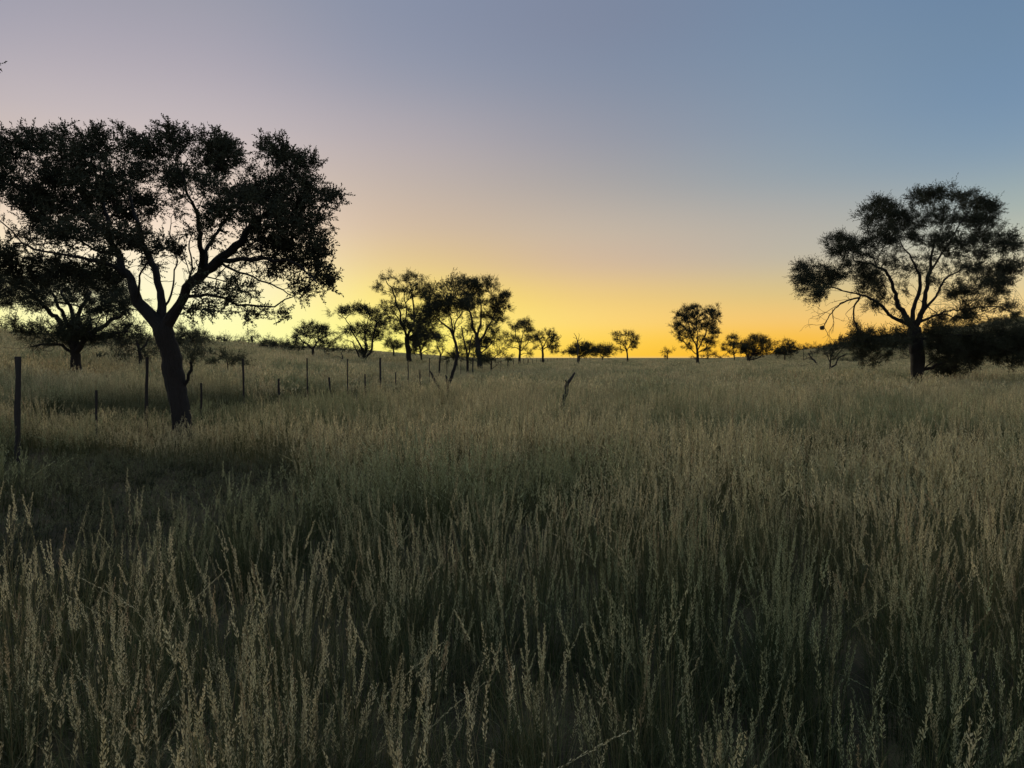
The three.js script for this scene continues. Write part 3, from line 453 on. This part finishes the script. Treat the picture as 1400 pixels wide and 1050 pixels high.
/* ------------------------------------------------------------------ bushes of the slopes: too many and too small to count */
function thicket(name, label, spots, mat) {
  const R = rng(77), g = SPRAY.fine[0], mats = [], q4 = new THREE.Quaternion(), Y = V(0, 1, 0);
  for (const [x, D, w, h, n] of spots) for (let k = 0; k < n; k++) {
    const a = R() * 6.28, u = Math.sqrt(R()), v = R();
    const p = V(x + Math.cos(a) * u * w, 0, -D + Math.sin(a) * u * w * 0.8); p.y = ground(p.x, p.z) + h * v * (1 - 0.6 * u * u);
    const s = Math.max(0.5, h * 0.4) * (0.7 + 0.7 * R()), d = V(R() * 2 - 1, R() * 1.2, R() * 2 - 1).normalize();
    q4.setFromUnitVectors(Y, d); mats.push(new THREE.Matrix4().compose(p, q4, V(s, s, s)));
  }
  const m = new THREE.InstancedMesh(g, mat, mats.length), c = new THREE.Color();
  mats.forEach((t, i) => { m.setMatrixAt(i, t); const v = 0.8 + 0.5 * R(); m.setColorAt(i, c.setRGB(v, v, v)); });
  m.name = name; tag(m, label, 'bushes', null, 'stuff'); scene.add(shadows(m));
}
{
  const R = rng(91), right = [], left = [];
  for (let i = 0; i < 1500; i++) { const D = 165 + R() * 130, x = 72 + R() * 150; if (noise(x * 0.05, D * 0.05, 8) > -0.25 + 0.75 * (1 - smooth(80, 110, x))) right.push([x, D, 1.8 + R() * 2.4, 1.4 + R() * 1.8, 16]); }
  thicket('hillside_bushes', 'dark bushes covering the low hill behind the tall feathery tree', right, M.leaf);
  for (let i = 0; i < 150; i++) { const D = 45 + R() * 110, x = -D * (0.38 + R() * 0.45); if (noise(x * 0.06, D * 0.06, 4) > -0.05) left.push([x, D, 0.9 + R() * 1.6, 0.6 + R() * 1.3, 16]); }
  for (let i = 0; i < 60; i++) { const D = 120 + R() * 60, x = -D * (0.15 + R() * 0.35); left.push([x, D, 0.7 + R() * 1.3, 0.4 + R() * 0.7, 9]); }
  const ridge = []; for (let i = 0; i < 90; i++) { const D = 105 + R() * 60, x = -D * (0.2 + R() * 0.62); ridge.push([x, D, 1.2 + R() * 2, 0.8 + R() * 1.5, 18]); }
  thicket('ridge_bushes', 'dark line of bushes along the crest of the grassy rise', ridge, M.leaf);
  thicket('slope_bushes', 'grey-green scrub scattered over the grassy rise beyond the fence posts', left, M.greyLeaf);
}

/* ------------------------------------------------------------------ fence posts */
function post(px, D, top, wide, kind, label, group, lean = 0) {
  const R = rng(Math.round(px * 7)), p = at(px, 500, D), y0 = ground(p.x, p.z), h = top, pts = [], rad = [], n = 7;
  for (let i = 0; i <= n; i++) { const t = i / n; pts.push(V(lean * h * (1 - t) * -1 + (R() - 0.5) * wide * 0.35, -0.25 + (h + 0.25) * t, (R() - 0.5) * wide * 0.3)); rad.push(wide * (kind === 'thin' ? 1 : 0.9 + 0.2 * R()) * (kind === 'split' && t < 0.25 ? 0.55 : 1)); }
  rad.push(rad[n] * 0.86); pts.push(pts[n].clone().add(V(0, 0.006, 0)));
  const m = new THREE.Mesh(tube(pts, rad, 9, R, kind === 'thin' ? 0.15 : 0.5), M.post);
  m.name = numbered('fence_post'); m.position.set(p.x, y0, p.z); tag(m, label, 'fence post', group); scene.add(shadows(m));
}
post(25, 10.5, 1.56, 0.037, 'split', 'thick tall wooden fence post at the end of the line, farthest from the tall trees', 'tall fence posts', 0.03);
post(201, 13.6, 1.54, 0.026, 'wood', 'tall wooden fence post standing just left of the large leaning trunk', 'tall fence posts', 0.03);
post(332, 17.4, 1.5, 0.024, 'wood', 'tall wooden fence post beside the spiky shrub', 'tall fence posts', -0.02);
post(420, 21.4, 1.52, 0.019, 'thin', 'thin tall fence post in front of the small umbrella tree', 'tall fence posts');
post(475, 25, 1.52, 0.019, 'thin', 'thin tall fence post near the dead leafless stems', 'tall fence posts');
post(520, 29.2, 1.56, 0.034, 'wood', 'thick tall fence post in front of the tall open-crowned tree', 'tall fence posts');
for (const [px, D, h, w, label] of [
  [558, 33.6, 1.5, 0.022, 'fence post in front of the trunk of the tall open-crowned tree'], [587, 38.2, 1.52, 0.022, 'fence post just left of the crooked stick that leans left'],
  [611, 43, 1.5, 0.02, 'thin fence post just left of the slender bare leaning trunk'], [630, 47.8, 1.45, 0.02, 'thin fence post just right of the slender bare leaning trunk'],
  [646.5, 52.8, 1.62, 0.045, 'thick fence post in front of the tall dense round-crowned tree'], [685, 70, 1.4, 0.03, 'fence post in front of the low wide dark bush'],
]) post(px, D, h, w, 'wood', label, 'fence posts below the tall trees');
{
  const far = []; for (let i = 0, D = 80; i < 18; i++, D *= 1.07) far.push([800 - 8136 / D - 4 + i * 0.9, D]);
  far.forEach(([px, D], i) => post(px, D, 1.5, i % 4 === 0 ? 0.06 : 0.035, 'wood', 'small far fence post in the line running to the skyline', 'far fence posts'));
}
post(131, 12.2, 0.98, 0.02, 'wood', 'short fence stake between the thick end post and the leaning trunk', 'short fence stakes', 0.02);
post(275, 15.5, 0.98, 0.022, 'wood', 'short fence stake just right of the large leaning trunk', 'short fence stakes', 0.02);
post(381, 19.4, 0.98, 0.028, 'wood', 'stout short fence stake in the dark hollow below the flat wide bush', 'short fence stakes');
post(450, 23.2, 0.98, 0.03, 'wood', 'stout short fence stake between the two thin tall posts', 'short fence stakes', -0.06);
post(499, 27, 0.95, 0.026, 'wood', 'short fence stake just left of the thick tall post', 'short fence stakes');
post(541, 31.4, 0.95, 0.026, 'wood', 'short fence stake just right of the thick tall post', 'short fence stakes');
post(574, 36, 0.95, 0.026, 'wood', 'short fence stake between two posts beside the tall open-crowned trunk', 'short fence stakes');

/* dead stick in the open grass */
tree({ name: 'snag', label: 'crooked forked dead stick leaning right, alone in the open grass', category: 'dead stick', D: 16, seed: 71, dead: true, bare: true, woodName: 'stem', flare: 1, step: 0.07, limbs: [[[766, 566, 2.8], [770, 547, 2.9], [774, 536, 2.9], [775, 527, 2.6], [778, 521, 2.4], [783, 514, 1.9], [786, 509, 1]], [[775, 524, 1.4], [773, 520, 0.9]]], lobes: [] });

/* weaver nests */
function nest(px, py, D, r, label) {
  const R = rng(px), p = at(px, py, D), g = new THREE.SphereGeometry(r, 20, 14), a = g.attributes.position, T = new Tris();
  for (let i = 0; i < a.count; i++) { const v = V().fromBufferAttribute(a, i), n = 1 + 0.7 * fbm(v.x * 1.9 / r, v.y * 1.9 / r, v.z * 1.9 / r) + 0.2 * noise(v.x * 6 / r, v.y * 6 / r, v.z * 6 / r); a.setXYZ(i, v.x * n, v.y * n * (v.y < 0 ? 1.15 : 0.95), v.z * n); }
  for (let i = 0; i < 90; i++) { const d = V(R() * 2 - 1, R() * 2 - 1.3, R() * 2 - 1).normalize(), s = V().crossVectors(d, V(R() - 0.5, R() - 0.5, R() - 0.5)).normalize(), o = d.clone().multiplyScalar(r * 0.9), e = o.clone().addScaledVector(s, r * 0.8).addScaledVector(d, r * 0.25); T.tri(o, e, o.clone().addScaledVector(d, 0.012)); }
  g.deleteAttribute('uv'); const body = new THREE.Mesh(mergeGeometries([g.toNonIndexed(), T.geo()]), M.nest); body.geometry.computeVertexNormals();
  body.name = numbered('bird_nest'); body.position.copy(p); tag(body, label, 'nest'); scene.add(shadows(body));
}
nest(1124, 448, 33, 0.09, 'small woven bird nest hanging at the tip of a bare drooping branch');
nest(452, 383, 13.4, 0.075, 'woven bird nest among the outer twigs of the large leaning tree');

/* ------------------------------------------------------------------ grass */
const C = { stem: [0.17, 0.17, 0.08], head: [0.7, 0.61, 0.385], green: [0.38, 0.385, 0.21], rust: [0.52, 0.37, 0.23], blade: [0.055, 0.075, 0.028], dry: [0.34, 0.28, 0.15] };
const mixc = (a, b, t, k = 1) => a.map((v, i) => (v + (b[i] - v) * t) * k);
function tuft(seed, o) {                                  // a patch of grass, about one metre tall
  const R = rng(seed), T = new Tris();
  const ribbon = (pts, w, col) => {
    for (let i = 0; i < pts.length - 1; i++) {
      const d = V().subVectors(pts[i + 1], pts[i]), s = ribbon.side.clone().addScaledVector(d, -ribbon.side.dot(d) / d.lengthSq()).normalize();
      const w0 = w * (1 - i / (pts.length - 1) * ribbon.taper), w1 = w * (1 - (i + 1) / (pts.length - 1) * ribbon.taper);
      const a = pts[i].clone().addScaledVector(s, -w0), b = pts[i].clone().addScaledVector(s, w0), c = pts[i + 1].clone().addScaledVector(s, w1), e = pts[i + 1].clone().addScaledVector(s, -w1);
      T.quad(a, b, c, e, col);
    }
  };
  // each patch is its own mix: thick or thin, tall or low, ripe or green
  const thick = 0.5 + 0.85 * R(), tall = 0.8 + 0.3 * R(), ripe = R(), clumps = [];
  for (let k = 0; k < o.clumps; k++) clumps.push([(R() - 0.5) * o.size, (R() - 0.5) * o.size, (0.68 + 0.5 * R()) * tall, 0.6 * ripe + 0.4 * R()]);
  for (let k = 0; k < o.culms * thick; k++) {
    const cl = clumps[Math.floor(R() * clumps.length)], a = R() * 6.28, r = o.radius * Math.sqrt(R()), H = Math.min(1.12, (0.5 + 0.5 * Math.pow(R(), o.even)) * cl[2]), lean = 0.02 + 0.26 * R() * R() + (R() < 0.07 ? 0.25 + 0.5 * R() : 0), la = a + (R() - 0.5) * 1.5, wind = 0.05;
    const x0 = cl[0] + Math.cos(a) * r, z0 = cl[1] + Math.sin(a) * r, seg = o.seg, f = t => V(x0 + (Math.cos(la) * lean + wind) * H * t * (0.4 + 0.6 * t), H * t * (1 - 0.25 * lean * lean * t), z0 + Math.sin(la) * lean * H * t * (0.4 + 0.6 * t));
    const green = 0.6 * cl[3] + 0.4 * R(), hc = mixc(R() < 0.1 ? C.rust : C.head, C.green, green * 0.7, 0.8 + 0.4 * R()), sc = mixc(C.stem, C.dry, R() * 0.8);
    const pts = []; for (let i = 0; i <= seg; i++) pts.push(f(i / seg));
    ribbon.side = V(R() - 0.5, 0, R() - 0.5).normalize(); ribbon.taper = 0.45;
    ribbon(pts, o.stemW, sc);
    if (o.detail) { ribbon.side = V(-ribbon.side.z, 0, ribbon.side.x); ribbon(pts, o.stemW, sc); }
    // seed head
    const hl = (0.15 + 0.13 * R()), t0 = 1 - hl / H, n = o.spikelets, fat = o.fat * (0.45 + 0.9 * R());
    for (let i = 0; i < n; i++) {
      const u = (i + R()) / n, t = t0 + (1 - t0) * u, p = f(t), q = f(Math.min(1.05, t + 0.04)), ax = q.sub(p).normalize();
      const an = R() * 6.28, out = V(Math.cos(an), 0, Math.sin(an)), spread = 0.18 + 0.45 * R() * (1 - 0.4 * u);
      const d = ax.clone().addScaledVector(out, spread).normalize(), l = o.spikeL * (0.6 + 0.8 * R()) * (1 - 0.45 * u), b = p.clone().addScaledVector(out, fat * R() * (1 - 0.7 * u) * Math.min(1, 0.4 + u * 3));
      const s = V().crossVectors(d, V(R() - 0.5, R() - 0.5, R() - 0.5)).normalize(), w = o.spikeW * (0.7 + 0.6 * R()), m = b.clone().addScaledVector(d, l * 0.4), e = b.clone().addScaledVector(d, l);
      T.quad(b, m.clone().addScaledVector(s, w), e, m.clone().addScaledVector(s, -w), mixc(hc, hc, 0, 0.75 + 0.5 * R()));
    }
    // leaves along the stem
    for (let j = 0; j < o.stemLeaves; j++) {
      const t = 0.15 + 0.55 * R(), p = f(t), an = R() * 6.28, L = 0.1 + 0.16 * R(), up = 0.7 + 0.5 * R(), lp = [p];
      for (let i = 1; i <= 3; i++) { const u = i / 3; lp.push(V(p.x + Math.cos(an) * L * u * 0.55, p.y + L * (up * u - 0.55 * u * u), p.z + Math.sin(an) * L * u * 0.55)); }
      ribbon.side = V(-Math.sin(an), 0, Math.cos(an)); ribbon.taper = 0.95; ribbon(lp, o.bladeW * 0.8, mixc(C.blade, C.stem, R() * 0.7));
    }
  }
  for (let k = 0; k < o.blades; k++) {
    const cl = clumps[Math.floor(R() * clumps.length)], a = R() * 6.28, r = o.radius * 1.3 * Math.sqrt(R()), H = (0.14 + 0.56 * R()) * cl[2], out = 0.06 + 0.22 * R() + (R() < 0.12 ? 0.3 : 0), la = a + (R() - 0.5) * 2, lp = [];
    for (let i = 0; i <= o.bladeSeg; i++) { const t = i / o.bladeSeg; lp.push(V(cl[0] + Math.cos(a) * r + Math.cos(la) * out * t * t, H * t * (1 - 0.22 * t * out * 3), cl[1] + Math.sin(a) * r + Math.sin(la) * out * t * t)); }
    ribbon.side = V(-Math.sin(la), 0, Math.cos(la)); ribbon.taper = 0.97; ribbon(lp, o.bladeW, R() < 0.25 ? mixc(C.dry, C.stem, R()) : mixc(C.blade, C.stem, R() * 0.5));
  }
  return T.geo();
}
M.grass = new THREE.MeshPhysicalMaterial({ color: 0xffffff, vertexColors: true, roughness: 0.95, transmission: 0.3, thickness: 0, side: THREE.DoubleSide, specularIntensity: 0.25 });
const nearO = { clumps: 7, size: 0.5, culms: 42, even: 1.5, radius: 0.08, seg: 6, stemW: 0.0011, detail: true, spikelets: 66, spikeL: 0.018, spikeW: 0.0019, fat: 0.0075, stemLeaves: 3, bladeW: 0.0024, blades: 320, bladeSeg: 4 };
const midO = { clumps: 9, size: 0.5, culms: 60, even: 1.1, radius: 0.08, seg: 3, stemW: 0.0015, spikelets: 15, spikeL: 0.042, spikeW: 0.0038, fat: 0.009, stemLeaves: 1, bladeW: 0.0032, blades: 140, bladeSeg: 2 };
const farO = { clumps: 12, size: 0.8, culms: 80, even: 0.9, radius: 0.12, seg: 2, stemW: 0.003, spikelets: 4, spikeL: 0.13, spikeW: 0.011, fat: 0.014, stemLeaves: 0, bladeW: 0.005, blades: 80, bladeSeg: 2 };
const vastO = { clumps: 24, size: 2, culms: 150, even: 0.7, radius: 0.3, seg: 1, stemW: 0.008, spikelets: 2, spikeL: 0.24, spikeW: 0.026, fat: 0.02, stemLeaves: 0, bladeW: 0.014, blades: 80, bladeSeg: 1 };
const hazeO = { clumps: 60, size: 8, culms: 220, even: 0.6, radius: 0.9, seg: 1, stemW: 0.03, spikelets: 2, spikeL: 0.3, spikeW: 0.09, fat: 0.03, stemLeaves: 0, bladeW: 0.05, blades: 60, bladeSeg: 1 };
const lods = [
  { a: -3, b: 6.5, s: 0.5, o: nearO, v: 12, seed: 100 }, { a: 6.5, b: 24, s: 0.5, o: midO, v: 12, seed: 200 },
  { a: 24, b: 75, s: 0.8, o: farO, v: 7, seed: 300 }, { a: 75, b: 330, s: 2, o: vastO, v: 6, seed: 400 }, { a: 330, b: 1300, s: 8, o: hazeO, v: 3, seed: 500 },
];
// how tall the grass stands: low in the worn strip by the fence, in the hollow behind it, and in drifts
function segDist(x, d, pts) { let m = 1e9; for (let i = 0; i < pts.length - 1; i++) { const [ax, ay] = pts[i], [bx, by] = pts[i + 1], t = Math.max(0, Math.min(1, ((x - ax) * (bx - ax) + (d - ay) * (by - ay)) / ((bx - ax) ** 2 + (by - ay) ** 2))); m = Math.min(m, Math.hypot(x - ax - t * (bx - ax), d - ay - t * (by - ay))); } return m; }
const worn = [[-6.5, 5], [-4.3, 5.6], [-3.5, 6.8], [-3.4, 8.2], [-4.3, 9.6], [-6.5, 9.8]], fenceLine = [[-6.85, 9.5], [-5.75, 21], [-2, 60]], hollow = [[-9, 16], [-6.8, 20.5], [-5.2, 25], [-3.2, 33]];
function grassHeight(x, D) {
  let h = 0.84 + 0.22 * noise(x * 0.22, D * 0.22, 11) + 0.24 * noise(x * 0.8, D * 0.8, 12) + 0.1 * noise(x * 0.05, D * 0.05, 13);
  if (D > 8 && D < 60) h *= 1 - 0.3 * (1 - smooth(0.5, 2.2, segDist(x, D, fenceLine) + 0.5 * noise(x, D, 17)));
  h *= 1 - 0.62 * wornAt(x, D) - 0.45 * hollowAt(x, D);
  return h;
}
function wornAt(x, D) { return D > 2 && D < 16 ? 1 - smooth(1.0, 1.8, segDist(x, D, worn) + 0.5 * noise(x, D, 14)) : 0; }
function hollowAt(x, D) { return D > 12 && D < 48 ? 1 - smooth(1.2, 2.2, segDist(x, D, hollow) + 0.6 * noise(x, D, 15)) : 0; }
const field = new THREE.Group(); field.name = 'tall_grass';
{
  let total = 0; const col = new THREE.Color(), q4 = new THREE.Quaternion(), Y = V(0, 1, 0);
  for (const L of lods) {
    const R = rng(L.seed), geos = []; for (let i = 0; i < L.v; i++) geos.push(tuft(L.seed + i * 13 + 1, L.o));
    const bins = geos.map(() => []);
    for (let D = L.a; D < L.b; D += L.s) {
      const w = Math.abs(D) * 0.72 + 3.2 + (D < 3 ? 1 : 0);
      for (let x = -w; x < w; x += L.s) {
        const px = x + (R() - 0.5) * L.s * 0.5, pd = D + (R() - 0.5) * L.s * 0.5, pick = Math.max(0, Math.min(L.v - 1, Math.floor((0.5 + 0.75 * noise(px * 0.45, pd * 0.45, 30) + (R() - 0.5) * 0.7) * L.v))), r1 = R(), r2 = R(), r3 = R(), r4 = R();
        if (Math.hypot(px, pd) < 1.15) continue;
        bins[pick].push([px, pd, grassHeight(px, pd) * (0.9 + 0.2 * r2), r3, r4]);
      }
    }
    geos.forEach((g, k) => {
      const m = new THREE.InstancedMesh(g, M.grass, bins[k].length);
      bins[k].forEach(([x, D, h, r3, r4], i) => {
        q4.setFromAxisAngle(Y, (r3 - 0.5) * 6.28);
        const wide = 0.95 + 0.2 * r4;
        m.setMatrixAt(i, new THREE.Matrix4().compose(V(x, land(x, D) - 0.01, -D), q4, V(wide, h, wide)));
        // drifts of pinkish ripe heads and of greener growth
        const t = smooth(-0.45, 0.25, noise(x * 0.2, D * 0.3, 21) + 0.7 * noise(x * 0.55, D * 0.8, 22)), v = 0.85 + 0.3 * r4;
        const low = Math.max(wornAt(x, D), hollowAt(x, D)), k = t * (1 - low), a = v * (1 - 0.5 * low);  // low strips are greener; the hollow's shadow is also put into this darker tint
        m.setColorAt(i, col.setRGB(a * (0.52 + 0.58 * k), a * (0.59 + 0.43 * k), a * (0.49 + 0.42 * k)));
      });
      m.name = 'grass_tuft'; m.userData.kind = 'stuff'; field.add(m); total += bins[k].length;
    });
  }
  console.log('tufts', total);
}
tag(field, 'tall seed-headed grass filling the open field up to the skyline', 'grass', null, 'stuff'); scene.add(shadows(field));

renderer.render(scene, camera);
